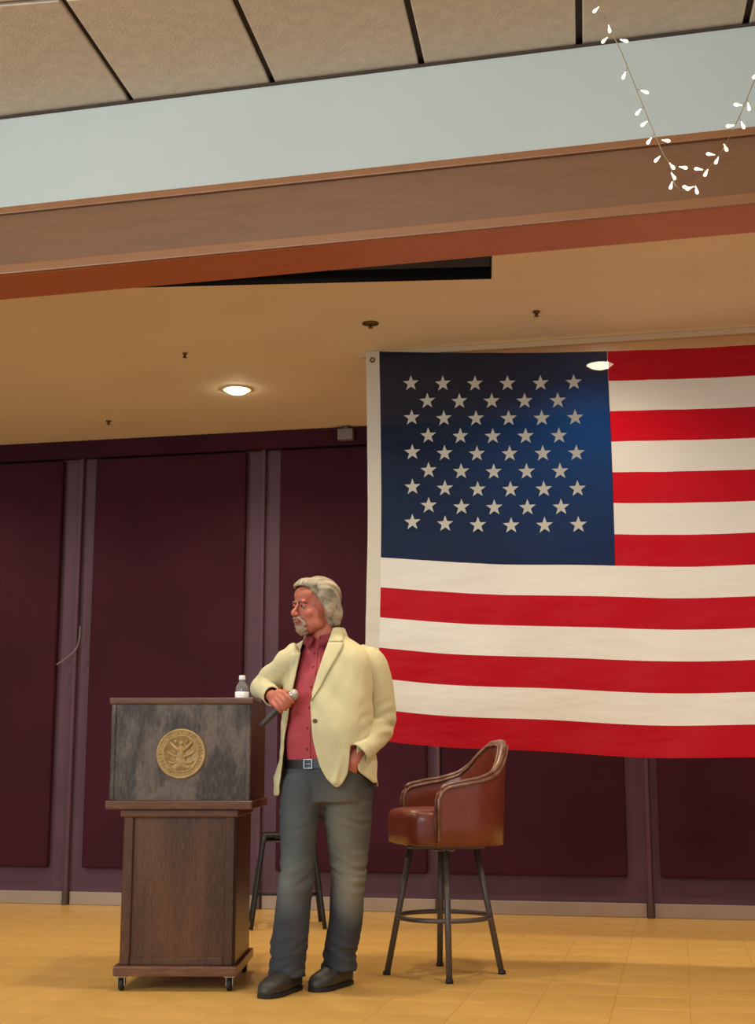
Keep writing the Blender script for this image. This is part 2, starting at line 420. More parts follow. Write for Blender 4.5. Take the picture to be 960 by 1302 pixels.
# hall ceiling
hc = b2('ceiling', (-7, -4, 3.745), (4.5, 5.2, 3.85), M['groove'], kind='structure', bev=0)
GA = R(3.8); gx, gy = -2.112, 4.272
tb = bmesh.new(); add_box(tb, (0, 0, .011), (.625-.026, 1.22-.022, .022), None, .004)
bmesh.ops.recalc_face_normals(tb, faces=tb.faces)
cme = bpy.data.meshes.new('ceiling_tile'); tb.to_mesh(cme); tb.free(); cme.materials.append(M['tile'])
for j in range(1, -6, -1):
    for i in range(-6, 10):
        lx = (i+.5)*.625; ly = (j-.5)*1.22
        x = gx+lx*math.cos(GA)-ly*math.sin(GA); y = gy+lx*math.sin(GA)+ly*math.cos(GA)
        if y+.61 > 5.75: continue
        o = bpy.data.objects.new('ceiling_tile', cme); COL.objects.link(o); o.parent = hc
        o.location = (x, y, 3.721+random.uniform(0, .002)); o.rotation_euler = (0, 0, GA)
        o.hide_render = False

# ------------------------------------------------------------------ ceiling fittings
def downlight(x, y, label):
    t = empty('downlight', (x, y, ZC), label=label, cat='ceiling light', group=None)
    bm = bmesh.new(); n = 28
    rings = [[Vector((r*math.cos(2*math.pi*j/n), r*math.sin(2*math.pi*j/n), z)) for j in range(n)] for r, z in ((.078, -.001), (.078, -.009), (.098, -.006), (.1, -.0005))]
    ring_loft(bm, rings, False, True); obj('trim_ring', bm, M['lampring'], t, True)
    bm = bmesh.new(); lathe(bm, [(.002, -.034), (.03, -.031), (.055, -.022), (.077, -.006), (.077, -.001)], 28); obj('lens', bm, M['lampglow'], t, True)
    l = bpy.data.lights.new('downlight_lamp', 'SPOT'); l.energy = 94; l.color = (1, .84, .62); l.spot_size = R(150); l.spot_blend = .8; l.shadow_soft_size = .07
    lo = bpy.data.objects.new('downlight_lamp', l); COL.objects.link(lo); lo.parent = t; lo.location = (0, 0, -.05)
    return t
labs = ['round lit downlight in the tan stage ceiling left of the flag', 'round lit downlight glowing through the top of the blue flag canton',
        'round downlight at the far left end of the rear stage row', 'round downlight at the far right end of the rear stage row',
        'round downlight just behind the wooden beam at the left', 'round downlight just behind the wooden beam right of centre',
        'round downlight just behind the wooden beam at the far right', 'round downlight just behind the wooden beam near the middle']
for (x, y), lb in zip(DOWN, labs): downlight(x, y, lb)
def sprinkler(x, y, r, lb):
    t = empty('sprinkler', (x, y, ZC), label=lb, cat='sprinkler', group=None)
    bm = bmesh.new(); lathe(bm, [(r, -.001), (r, -.006), (r*.6, -.012), (.008, -.014)], 20); obj('plate', bm, M['brass'], t, True)
    bm = bmesh.new(); lathe(bm, [(.007, -.012), (.008, -.024), (.014, -.026), (.014, -.028), (.003, -.030)], 12); obj('head', bm, M['brass'], t, True)
sprinkler(-1.544, 6.939, .045, 'largest round brass sprinkler plate in the stage ceiling above the flag corner')
sprinkler(-.651, 6.931, .02, 'small brass sprinkler right of the larger plate, above the flag')
sprinkler(-3.781, 8.651, .02, 'small dark ceiling fitting nearest the back wall at far left')
sprinkler(-2.711, 7.248, .014, 'tiny ceiling fitting between the beam and the lit downlight')
t = empty('wall_box', (-2.21, WY-.10, 3.235), label='small grey box under the ceiling, left of the flag top', cat='box')
boxo('housing', (0, 0, 0), (.11, .06, .08), M['greybox'], t, .008, 2)
boxo('bracket', (0, .012, .05), (.04, .03, .03), M['gunmetal'], t, .003)

# ------------------------------------------------------------------ flag
FX, FY, FZ = -1.602, 7.449, 3.292
FW = 4.19
def zrow(k): return FZ-(k*.1712 if k <= 7 else 7*.1712+(k-7)*.1672)
def flagpt(x, z, off=0.0):
    u = (x-FX)/FW; s = (FZ-z)/2.2
    dz = -.098*4*u*(1-u)*(1.0) if u > 0 else 0
    dz += .006*math.sin(u*23+s*3)*s
    dy = .0035*noise.noise(Vector((u*4, s*2, 0)))*math.sin(70*(u*1.6+s*.9))*1.6+.012*math.sin(9*u+7*s)*s+.010*math.sin(31*u-9*s+1)*(.3+.7*s)+.006*math.sin(55*u+20*s)*s
    return Vector((x+.012*math.sin(s*4)*(1-u), FY+dy-off-.02, z+dz))
fl = empty('flag', (FX, FY, FZ), label='large american flag with white stars and red and white stripes hanging behind the man', cat='flag')
M['fred'] = cloth_flag('red flag cloth', (176, 12, 30), .2, .01, (255, 10, 40))
M['fwhite'] = cloth_flag('white flag cloth', (238, 234, 224), .2, .01)
M['fblue'] = cloth_flag('navy flag cloth', (22, 26, 42), .15, .03, (16, 100, 200))
M['fhead'] = cloth_flag('cream flag heading', (226, 220, 204), .25, 0)
def patch(name, x0, x1, z0, z1, nx, nz, mat, off=0):
    bm = bmesh.new(); g = [[bm.verts.new(flagpt(x0+(x1-x0)*i/nx, z0+(z1-z0)*j/nz, off)-Vector(fl.location)) for i in range(nx+1)] for j in range(nz+1)]
    for j in range(nz):
        for i in range(nx): bm.faces.new((g[j][i], g[j][i+1], g[j+1][i+1], g[j+1][i]))
    return obj(name, bm, mat, fl, True)
CX = FX+1.288
for k in range(13):
    x0 = CX+.002 if k < 7 else FX
    patch('stripe', x0, FX+FW, zrow(k), zrow(k+1), int((FX+FW-x0)/.05), 4, M['fred'] if k % 2 == 0 else M['fwhite'])
patch('canton', FX, CX, zrow(0), zrow(7), 26, 24, M['fblue'])
patch('heading', FX-.079, FX, zrow(0)+.004, zrow(13), 2, 44, M['fhead'], -.0)
patch('fly_hem', FX+FW, FX+FW+.03, zrow(0), zrow(13), 1, 40, M['fhead'])
bm = bmesh.new()
po = [bm.verts.new(((.043 if j % 2 == 0 else .0175)*math.sin(j*math.pi/5), 0, (.043 if j % 2 == 0 else .0175)*math.cos(j*math.pi/5))) for j in range(10)]
bm.faces.new(po[::-1])
bmesh.ops.recalc_face_normals(bm, faces=bm.faces)
sme = bpy.data.meshes.new('star'); bm.to_mesh(sme); bm.free(); sme.materials.append(M['fhead'])
for r in range(9):
    for c in range(6 if r % 2 == 0 else 5):
        x = FX+.182+c*.1835+(0 if r % 2 == 0 else .0918); z = FZ-.187-r*.1005+.011*c/5
        p = flagpt(x, z, .010)
        p2 = flagpt(x+.05, z, .010); p3 = flagpt(x, z-.05, .010)
        o = bpy.data.objects.new('star', sme); COL.objects.link(o); o.parent = fl
        o.location = p-Vector(fl.location)
        o.scale = (1.12, 1, 1.12); o.rotation_euler = (math.atan2(p3.y-p.y, .05)*-1, 0, math.atan2(p2.y-p.y, .05))
for z in (zrow(0)-.05, zrow(13)+.05):
    bm = bmesh.new(); n = 16
    ring_loft(bm, [[Vector((r*math.cos(2*math.pi*j/n), y, r*math.sin(2*math.pi*j/n))) for j in range(n)] for r, y in ((.008, 0), (.008, -.004), (.016, -.004), (.016, 0))], False, True)
    g = obj('grommet', bm, M['brass'], fl, True); g.location = flagpt(FX-.04, z, .002)-Vector(fl.location)
bt = b2('hanging_batten', (FX-.12, FY-.012, ZC-.034), (FX+FW+.1, FY+.03, ZC), M['batten'], None, .004, label='tan batten on the stage ceiling that the flag hangs from', cat='batten')

# ------------------------------------------------------------------ lectern
LC = Vector((-2.178, 5.910, 0)); LR = R(10.9)
LT = 1.257
lec = empty('lectern', LC, LR, label='dark oak lectern on casters with a round gold seal', cat='lectern')
BX = .312
b2('base', (-.270, -.035, .062), (.270, .60, .104), M['lectrim'], lec, .008, 2)
b2('column_panel', (-.205, .012, .104), (.205, .03, .742), M['lecwood'], lec, .002)
for s in (-1, 1):
    b2('stile', (s*.246-(.042 if s > 0 else 0), 0, .104), (s*.246+(.042 if s < 0 else 0), .022, .742), M['lecwood'], lec, .004)
    b2('column_side', (s*.244-.009, .022, .104), (s*.244+.009, .56, .742), M['lecwood'], lec, .003)
b2('column_rail', (-.205, .002, .104), (.205, .02, .135), M['lecwood'], lec, .003)
b2('column_back', (-.235, .545, .104), (.235, .56, .742), M['lecwood'], lec, .003)
b2('neck_moulding', (-.262, -.016, .735), (.262, .575, .768), M['lectrim'], lec, .009, 3)
b2('ledge', (-.325, -.045, .768), (.325, .62, .806), M['lectrim'], lec, .009, 3)
b2('front_panel', (-.3, -.026, .806), (.3, -.008, LT-.026), M['lecbox'], lec, .002)
for s in (-1, 1):
    b2('box_stile', (s*BX-(.022 if s > 0 else 0), -.032, .806), (s*BX+(.022 if s < 0 else 0), -.006, LT-.026), M['lecbox'], lec, .004)
    b2('side_panel', (s*(BX-.01)-.009, -.006, .806), (s*(BX-.01)+.009, .60, LT-.002), M['lecwood'], lec, .003)
b2('top_rail', (-.322, -.040, LT-.028), (.322, -.004, LT), M['lectrim'], lec, .008, 3)
b2('reading_shelf', (-.294, -.006, LT-.10), (.294, .595, LT-.085), M['lecwood'], lec, .002)
b2('lower_shelf', (-.294, -.006, .84), (.294, .595, .855), M['lecwood'], lec, .002)
for sx, sy in ((-.235, .01), (.235, .01), (-.235, .55), (.235, .55)):
    c = empty('caster', (sx, sy, 0)); c.parent = lec
    bm = bmesh.new(); add_box(bm, (0, 0, .058), (.05, .05, .006), None, .002); add_box(bm, (-.014, -.01, .038), (.004, .03, .036), None, .001); add_box(bm, (.014, -.01, .038), (.004, .03, .036), None, .001); obj('fork', bm, M['chrome'], c)
    bm = bmesh.new(); lathe(bm, [(.003, -.011), (.022, -.011), (.026, -.007), (.026, .007), (.022, .011), (.003, .011)], 20, (0, -.012, .026), Matrix.Rotation(R(90), 3, 'Y')); obj('wheel', bm, M['rubber'], c, True)
# gold seal with raised relief
seal = empty('seal', (.003, -.027, 1.010)); seal.parent = lec; seal['label'] = 'round gold relief seal'
RX = Matrix.Rotation(R(90), 3, 'X')
bm = bmesh.new(); lathe(bm, [(.002, 0), (.108, 0), (.110, .003), (.108, .009), (.103, .010), (.099, .0065), (.083, .006), (.081, .009), (.077, .009), (.075, .0055), (.002, .0055)], 64, (0, 0, 0), RX); obj('disc', bm, M['gold'], seal, True)
bm = bmesh.new()
for k in range(36):
    a = 2*math.pi*k/36; ball(bm, (.091*math.cos(a), -.007, .091*math.sin(a)), (.0045, .003, .0045), None, 8, 6)
obj('rim_bead', bm, M['gold'], seal, True)['kind'] = 'stuff'
bm = bmesh.new()
ball(bm, (0, -.007, .044), (.010, .006, .012)); tube(bm, [(0, -.007, .034), (0, -.008, .0), (0, -.006, -.065)], [(.010, .006), (.017, .008), (.036, .005)], 12, 4, ref=(1, 0, 0))
for s in (-1, 1):
    tube(bm, [(s*.006, -.007, .012), (s*.03, -.009, .030), (s*.05, -.006, .052)], [.009, .008, .004], 8, 3)
    tube(bm, [(s*.008, -.007, -.012), (s*.035, -.008, -.006), (s*.062, -.006, .012)], [.008, .007, .003], 8, 3)
    tube(bm, [(s*.012, -.007, -.035), (s*.04, -.007, -.040), (s*.058, -.006, -.03)], [.007, .006, .003], 8, 3)
    tube(bm, [(s*.02, -.007, .046), (s*.03, -.008, .06)], [.006, .004], 8, 1)
ball(bm, (0, -.006, -.058), (.045, .005, .013))
obj('relief', bm, M['gold'], seal, True)

# water bottle on the reading shelf
bw = lec.matrix_basis if False else Matrix.Translation(LC) @ Matrix.Rotation(LR, 4, 'Z')
bo = empty('water_bottle', bw @ Vector((.252, .12, LT-.085)), label='clear plastic water bottle with white cap and label on the lectern', cat='bottle')
bm = bmesh.new(); lathe(bm, [(.003, .001), (.026, .0), (.031, .006), (.031, .03), (.029, .035), (.031, .04), (.031, .118), (.028, .14), (.018, .160), (.0125, .168), (.0125, .178), (.004, .178)], 28); obj('bottle_body', bm, M['plastic'], bo, True)
bm = bmesh.new(); rr = .0318
ring_loft(bm, [[Vector((r*math.cos(2*math.pi*j/28), r*math.sin(2*math.pi*j/28), z)) for j in range(28)] for r, z in ((rr, .055), (rr, .118), (rr-.0006, .118), (rr-.0006, .055))], False, True); obj('bottle_label', bm, M['label'], bo, True)
bm = bmesh.new(); lathe(bm, [(.003, .172), (.0145, .172), (.015, .174), (.0145, .191), (.012, .193), (.003, .193)], 20); obj('cap', bm, M['cap'], bo, True)

# ------------------------------------------------------------------ leather bar stool
st = empty('bar_stool', (-1.115, 6.611, 0), YAW+R(2), label='red brown leather swivel bar stool with curved back and foot ring', cat='stool')
FC = Matrix.Rotation(R(16), 3, 'Z')           # the upholstered seat is swivelled a little towards the hall
def leg4(k): a = k*math.pi/2; return Vector((math.cos(a), math.sin(a), 0))
for k in range(4):
    d = leg4(k); bm = bmesh.new(); tube(bm, [d*.155+Vector((0, 0, .578)), d*.268+Vector((0, 0, .004))], .0145, 12, 1); obj('leg', bm, M['gunmetal'], st, True)
    bm = bmesh.new(); lathe(bm, [(.004, .0), (.018, .0), (.018, .014), (.015, .018)], 12, d*.269); obj('foot_cap', bm, M['rubber'], st, True)
bm = bmesh.new(); tube(bm, [(.217*math.cos(2*math.pi*j/40), .217*math.sin(2*math.pi*j/40), .262) for j in range(40)], .011, 8, 1, True); obj('foot_ring', bm, M['gunmetal'], st, True)
bm = bmesh.new(); lathe(bm, [(.01, .560), (.05, .560), (.06, .566), (.06, .578), (.01, .578)], 24); add_box(bm, (0, 0, .574), (.34, .03, .012)); add_box(bm, (0, 0, .574), (.03, .34, .012)); add_box(bm, (0, 0, .587), (.36, .36, .012), None, .003); obj('swivel_plate', bm, M['gunmetal'], st)
bm = bmesh.new()
def seatplan(r, off=0):
    out = []
    for j in range(40):
        a = 2*math.pi*j/40; e = 2/4.2
        x = math.copysign(abs(math.cos(a))**e, math.cos(a)); y = math.copysign(abs(math.sin(a))**e, math.sin(a))
        out.append(Vector((x*(.222+off)-.013, y*(.222+off), 0)))
    return out
rings = []
for off, z in ((-.02, .594), (0, .60), (.002, .64), (.003, .70), (0, .735), (-.015, .752), (-.05, .760), (-.12, .764), (-.20, .765)):
    rings.append([FC @ (p+Vector((0, 0, z))) for p in seatplan(0, off)])
ring_loft(bm, rings); obj('seat', bm, M['leather'], st, True)
# barrel back and arms in one sweep
def backplan(s):
    """s -1..1 around; returns centre line point and outward normal"""
    Lr = .245; ln = .15; arc = math.pi*Lr*.5; tot = ln+arc
    q = abs(s)*tot
    if q < arc: a = q/Lr; p = Vector((.03+Lr*math.cos(a), Lr*math.sin(a), 0)); nn = Vector((math.cos(a), math.sin(a), 0))
    else: p = Vector((.03-(q-arc), Lr, 0)); nn = Vector((0, 1, 0))
    if s < 0: p.y *= -1; nn.y *= -1
    return p, nn
def htop(s):
    a = abs(s)
    return lerp([(0, 1.072), (.14, 1.065), (.26, 1.02), (.36, .965), (.46, .925), (.62, .900), (.8, .885), (.93, .870), (.985, .845), (1, .82)], a)
def shell(bm, s0, s1, n, prof):
    rings = []
    for i in range(n+1):
        s = s0+(s1-s0)*i/n; p, nn = backplan(s); h = htop(s)
        rings.append([FC @ (p+nn*(o+.05*max(0, (z*(h-.60)+.6-.78))*(1.2 if abs(s) < .45 else .5))+Vector((0, 0, .592+(h-.592)*z+zz))) for o, z, zz in prof])
    ring_loft(bm, rings)
bm = bmesh.new()
shell(bm, -1, 1, 72, [(.012, 0, 0), (.016, .3, 0), (.016, .7, 0), (.018, 1, -.018), (.012, 1, -.004), (0, 1, 0), (-.014, 1, -.005), (-.022, 1, -.022), (-.022, .7, 0), (-.018, .3, 0), (-.014, 0, 0)])
obj('backrest', bm, M['leather'], st, True)
for off, zz in ((.019, -.016), (-.023, -.018)):
    bm = bmesh.new(); pp = []
    for i in range(73):
        s = -1+2*i/72; p, nn = backplan(s); h = htop(s)
        pp.append(FC @ (p+nn*(off+.05*max(0, h-.78)*(1.2 if abs(s) < .45 else .5))+Vector((0, 0, h+zz))))
    pp = [FC @ (backplan(-1)[0]+backplan(-1)[1]*off+Vector((0, 0, .62)))]+pp+[FC @ (backplan(1)[0]+backplan(1)[1]*off+Vector((0, 0, .62)))]
    tube(bm, pp, .0065, 8, 1); obj('highlight_piping', bm, M['highlight_piping'], st, True)  # thin raised strips that carry the painted edge highlights
bm = bmesh.new(); pp = []
for i in range(61):
    s = -.97+1.94*i/60; p, nn = backplan(s); h = htop(s); pp.append(FC @ (p+nn*(-.001+.05*max(0, h-.78)*(1.2 if abs(s) < .45 else .5))+Vector((0, 0, h-.001))))
tube(bm, pp, [(.008, .017)]*61, 8, 1, ref=(0, 0, 1)); obj('arm_roll', bm, M['highlight_piping'], st, True)

# ------------------------------------------------------------------ dark metal stool by the wall
rs = empty('metal_stool', (-2.365, 8.315, 0), YAW+R(6), label='black tubular metal stool standing by the wall behind the man', cat='stool')
hw, hd2 = .218, .21
tops = [(-.145, -.13), (.145, -.13), (.145, .13), (-.145, .13)]; feet = [(-hw, -hd2), (hw, -hd2), (hw, hd2), (-hw, hd2)]
for (tx, ty), (fx, fy) in zip(tops, feet):
    bm = bmesh.new(); tube(bm, [(tx*.6, ty*.6, .528), (tx*.97, ty*.97, .524), (tx*1.04, ty*1.04, .495), (fx, fy, .004)], .0125, 10, 4); obj('leg', bm, M['black'], rs, True)
def at(k, z):
    t = (.495-z)/.49; tx, ty = tops[k]; fx, fy = feet[k]; return Vector((tx*1.04+(fx-tx*1.04)*t, ty*1.04+(fy-ty*1.04)*t, z))
for a, b in ((0, 3), (1, 2)):
    bm = bmesh.new(); tube(bm, [at(a, .17), at(b, .17)], .008, 8, 1); obj('stretcher', bm, M['black'], rs, True)
bm = bmesh.new(); tube(bm, [at(3, .17), at(2, .17)], .008, 8, 1); obj('stretcher', bm, M['black'], rs, True)
boxo('seat', (0, 0, .540), (.31, .28, .022), M['black'], rs, .012, 3)
boxo('seat_frame', (0, 0, .505), (.30, .25, .010), M['gunmetal'], rs, .003)

# ------------------------------------------------------------------ the man
PO = Vector((-1.609, 6.016, 0))
man = empty('person', PO, YAW, label='man in cream jacket, red shirt and jeans leaning on the lectern, holding a microphone', cat='person')
HM = Matrix.Translation((.016, -.005, 1.664)) @ Matrix.Rotation(R(-56), 4, 'Z') @ Matrix.Rotation(R(3), 4, 'X') @ Matrix.Scale(1.03, 4)
def hp(*p): return HM @ Vector(p)
HR = HM.to_3x3()
# mic axis
mh = Vector((-.074, -.150, 1.262)); mt = Vector((-.214, -.125, 1.128))
md = (mt-mh).normalized(); mb = Vector((-.7, 0, .7)); mb = (mb-md*mb.dot(md)).normalized()
def mp_(t, b, y): return mh+md*t+mb*b+Vector((0, y, 0))
# --- body
bm = bmesh.new()
def hball(c, r): ball(bm, hp(*c), r, HR.normalized())
hball((0, .012, .032), (.079, .098, .095)); hball((0, -.026, -.03), (.064, .066, .078)); hball((0, -.034, -.074), (.053, .056, .045))
hball((0, -.076, -.102), (.024, .02, .018))
for s in (-1, 1):
    hball((s*.036, -.060, -.028), (.026, .024, .024)); hball((s*.027, -.084, .022), (.026, .012, .008)); hball((s*.079, .012, -.012), (.009, .019, .030)); hball((s*.084, .018, -.004), (.006, .015, .020)); hball((s*.011, -.104, -.033), (.009, .010, .008))
    hball((s*.045, -.02, -.07), (.018, .04, .03)); hball((s*.030, -.078, .003), (.0155, .011, .009))
hball((0, -.056, .052), (.064, .038, .044)); hball((0, -.093, -.056), (.021, .012, .005)); hball((0, -.091, -.067), (.018, .012, .006)); hball((0, -.083, -.05), (.026, .018, .014))
tube(bm, [hp(0, -.084, .020), hp(0, -.098, -.004), hp(0, -.114, -.026), hp(0, -.106, -.036)], [.0075, .008, .0125, .008], 10, 4)
tube(bm, [hp(0, .012, -.04), (.045, .02, 1.57), (.06, .03, 1.50), (.07, .03, 1.42)], [.056, .060, .066, .10], 20, 4)
torso(bm, [(.86, .075, .03, .155, .11), (.98, .075, .02, .150, .115), (1.12, .07, .01, .158, .125), (1.28, .07, .02, .168, .112), (1.40, .072, .03, .165, .098), (1.47, .074, .03, .12, .075), (1.51, .07, .03, .07, .055)], -22)
# legs
tube(bm, [(-.02, .02, .90), (-.045, 0, .74), (-.058, -.035, .50), (-.072, -.02, .30), (-.085, 0, .09)], [.085, .078, .055, .052, .038], 18, 4)
tube(bm, [(.155, .03, .90), (.160, .03, .72), (.165, .055, .50), (.155, .10, .30), (.128, .15, .10)], [.088, .082, .056, .052, .038], 18, 4)
for h, t in (((-.075, .03, .035), (-.155, -.13, .03)), ((.135, .18, .035), (.03, .015, .03))):
    tube(bm, [h, t], [.026, .022], 12, 1)
# image-right arm down to the pocket
tube(bm, [(.235, .03, 1.44), (.272, .055, 1.32), (.298, .088, 1.16), (.262, 0, 1.07), (.212, -.108, 1.012)], [.060, .048, .042, .040, .029], 16, 4)
tube(bm, [(.212, -.108, 1.012), (.192, -.128, .985), (.178, -.118, .955), (.172, -.075, .91)], [(.024, .029), (.020, .032), (.018, .036), (.014, .034)], 14, 4, ref=(0, 1, 0))
for k in range(4):
    x = .143+k*.018; L_ = (.055, .07, .075, .06)[k]
    tube(bm, [(x+.008, -.072+k*.004, .915), (x+.002, -.060, .875), (x-.004, -.055, .875-L_*.8)], [.0095, .009, .007], 10, 3)
tube(bm, [(.188, -.13, .975), (.160, -.118, .94), (.148, -.085, .90)], [.012, .011, .009], 10, 3)
# arm resting on the lectern, hand closed on the microphone
tube(bm, [(-.075, .02, 1.435), (-.14, .075, 1.385), (-.232, .145, 1.318), (-.21, .06, 1.288), (-.172, -.045, 1.262)], [.060, .050, .042, .038, .027], 16, 4)
pc = mp_(.058, .042, .042)
tube(bm, [(-.182, -.02, 1.265), (-.168, -.06, 1.262), pc], [.027, .027, .03], 14, 4)
rotm = Matrix((md, mb, md.cross(mb))).transposed()
ball(bm, pc, (.045, .034, .020), rotm)
for k in range(4):
    t = .022+k*.0215; r = (.0098, .0102, .0098, .0086)[k]; l = (.95, 1.05, 1.0, .85)[k]
    tube(bm, [mp_(t, .040, .030), mp_(t, .034, -.004), mp_(t, .006, -.029), mp_(t, -.018*l, -.022), mp_(t, -.024*l, .004)], [r*1.12, r*1.12, r, r*.95, r*.8], 12, 4)
tube(bm, [mp_(.03, .045, .05), mp_(.008, .026, .030), mp_(.0, .004, .026), mp_(-.002, -.014, .014)], [.013, .012, .0105, .008], 12, 4)
bb = fuse(bm, .0036, 3)
body = obj('body', bb, M['skin'], man, True, recalc=False)
# eyes
for s in (-1, 1):
    bm = bmesh.new(); ball(bm, hp(s*.030, -.0785, .001), .0125); e = obj('eye', bm, M['eye'], man, True)
    bm = bmesh.new(); ball(bm, hp(s*.031, -.0885, .001), (.0062, .0035, .0062), HR.normalized()); obj('iris', bm, M['iris'], e, True)
    bm = bmesh.new(); tube(bm, [hp(s*.010, -.0925, .0185), hp(s*.03, -.0935, .0235), hp(s*.051, -.0755, .017)], [(.0045, .004), (.0065, .0055), (.004, .003)], 8, 4); obj('eyebrow', bm, M['brow'], man, True)
    bm = bmesh.new(); tube(bm, [hp(s*.016, -.086, .006), hp(s*.031, -.0915, .0115), hp(s*.046, -.082, .004)], [.0035, .0045, .003], 8, 4); obj('eyelid', bm, M['skin'], man, True)
bm = bmesh.new(); tube(bm, [hp(-.020, -.098, -.062), hp(0, -.1045, -.063), hp(.020, -.098, -.062)], [.0025, .0055, .0025], 8, 4); obj('lips', bm, M['lip'], man, True)
# hair
bm = bmesh.new()
ball(bm, (0, .020, .040), (.089, .104, .098), None, 32, 20); ball(bm, (0, .060, -.022), (.080, .066, .078), None, 28, 16); ball(bm, (0, .062, -.062), (.070, .052, .05), None, 28, 16)
ball(bm, (0, -.040, .092), (.066, .055, .036)); 
for s in (-1, 1): ball(bm, (s*.075, .020, -.002), (.018, .034, .050))
for k in range(46):       # swept-back locks
    u = random.uniform(-1, 1); a = u*1.25
    st_ = Vector((math.sin(a)*.072, -.072+.05*abs(u)**1.5, .118-.052*abs(u)**2+random.uniform(-.004, .004)))
    pts = []
    for q in range(5):
        t = q/4; th = t*1.9
        base = Vector((math.sin(a)*(.072+.018*math.sin(t*3)), -.072+.05*abs(u)**1.5*(1-.9*t)+.205*t-.055*t*t, st_.z+.016*math.sin(t*2.6)-.150*t*t*(1-.15*abs(u))))
        d = base-Vector((0, .02, .02)); 
        pts.append(base+Vector((random.uniform(-.003, .003), 0, 0)))
    tube(bm, pts, [(.006, .010), (.010, .014), (.011, .015), (.010, .013), (.005, .007)], 8, 3)
hb = fuse(bm, .004, 2)
def yl(z): return lerp([(-.12, .030), (-.06, .022), (-.02, -.002), (.02, -.022), (.05, -.040), (.078, -.062), (.092, -.088), (.11, -.14)], z)
cut(hb, lambda p: min(p.y-yl(p.z), p.z+.092), .006)
displace(hb, lambda p: .0035*noise.noise(Vector((p.x*70+p.z*20, p.y*12, p.z*22)))+.003*noise.noise(Vector((p.x*25, p.y*6, p.z*25))))
hair = obj('hair', hb, M['hair'], man, True, recalc=False); hair.matrix_basis = HM; solidify(hair, .010, -1)
# goatee and moustache
bm = bmesh.new()
ball(bm, (0, -.076, -.096), (.036, .022, .022)); ball(bm, (0, -.066, -.112), (.026, .02, .014))
for s in (-1, 1):
    tube(bm, [(0, -.103, -.046), (s*.014, -.1025, -.049), (s*.028, -.090, -.060), (s*.034, -.076, -.084)], [.006, .007, .0065, .011], 10, 4)
gb = fuse(bm, .003, 2)
displace(gb, lambda p: .002*noise.noise(p*150))
go = obj('goatee', gb, M['beard'], man, True, recalc=False); go.matrix_basis = HM

# --- shirt
def wr(a, s, sc): return lambda p: a*noise.noise(Vector((p.x*s*sc[0], p.y*s*sc[1], p.z*s*sc[2])))
bm = bmesh.new()
torso(bm, [(.93, .070, .02, .178, .130), (1.0, .070, .008, .185, .142), (1.12, .068, .004, .186, .148), (1.28, .07, .012, .182, .126), (1.40, .072, .022, .172, .104), (1.47, .074, .028, .130, .082), (1.525, .066, .026, .074, .066), (1.56, .056, .022, .068, .064)], -22)
sb = fuse(bm, .006, 2)
cut(sb, lambda p: min(1.552-.06*max(0, -(p.y))/.08-p.z, p.z-.955), .01)
displace(sb, lambda p: wr(.005, 9, (1, 1, .5))(p)+wr(.0025, 24, (1, 1, .6))(p))
shirt = obj('shirt', sb, M['shirt'], man, True, recalc=False); solidify(shirt, .003)
dgr = bpy.context.evaluated_depsgraph_get()
def surf(o): return BVHTree.FromObject(o, bpy.context.evaluated_depsgraph_get())
bsh = surf(shirt)
def front(bvh, x, z, dflt=-.12, off=.004):
    h = bvh.ray_cast(Vector((x, -1, z)), Vector((0, 1, 0)))
    return (h[0].y if h[0] else dflt)-off
# placket and buttons down the shirt front
bm = bmesh.new(); rings = []
ctr = lambda z: lerp([(.96, -.010), (1.1, -.012), (1.3, .004), (1.47, .016)], z)
for i in range(27):
    z = .962+(1.468-.962)*i/26; xc = ctr(z)
    rings.append([Vector((xc+dx, front(bsh, xc+dx, z, -.12, o), z)) for dx, o in ((-.014, .0), (-.014, .004), (.014, .004), (.014, .0))])
ring_loft(bm, rings); obj('placket', bm, M['shirt'], shirt)
for z in (1.03, 1.12, 1.21, 1.30, 1.39, 1.45):
    bm = bmesh.new(); y = front(bsh, ctr(z), z, -.12, .005); lathe(bm, [(.001, 0), (.0055, 0), (.0055, .002), (.001, .0025)], 12, (ctr(z), y, z), RX); obj('button', bm, M['shirtdark'], shirt)
# collar: two leaves around the neck
bm = bmesh.new(); rings = []
for i in range(33):
    a = R(-90-22-12+(-336)*i/32*1.0)        # start at the throat, go round the back
    u = i/32; c = Vector((.050, .020, 0)); rr_ = .068
    fr = abs(u-.5)*2
    top = 1.560-.030*fr**2; bot = top-.034-.030*fr**6
    d = Vector((math.cos(a), math.sin(a), 0))
    rings.append([c+d*(rr_)+Vector((0, 0, top-.012)), c+d*(rr_+.002)+Vector((0, 0, top)), c+d*(rr_+.008)+Vector((0, 0, top-.002)), c+d*(rr_+.022+.012*fr**3)+Vector((0, 0, bot)), c+d*(rr_+.018+.012*fr**3)+Vector((0, 0, bot))])
ring_loft(bm, rings); col = obj('collar', bm, M['shirtdark'], shirt, True)

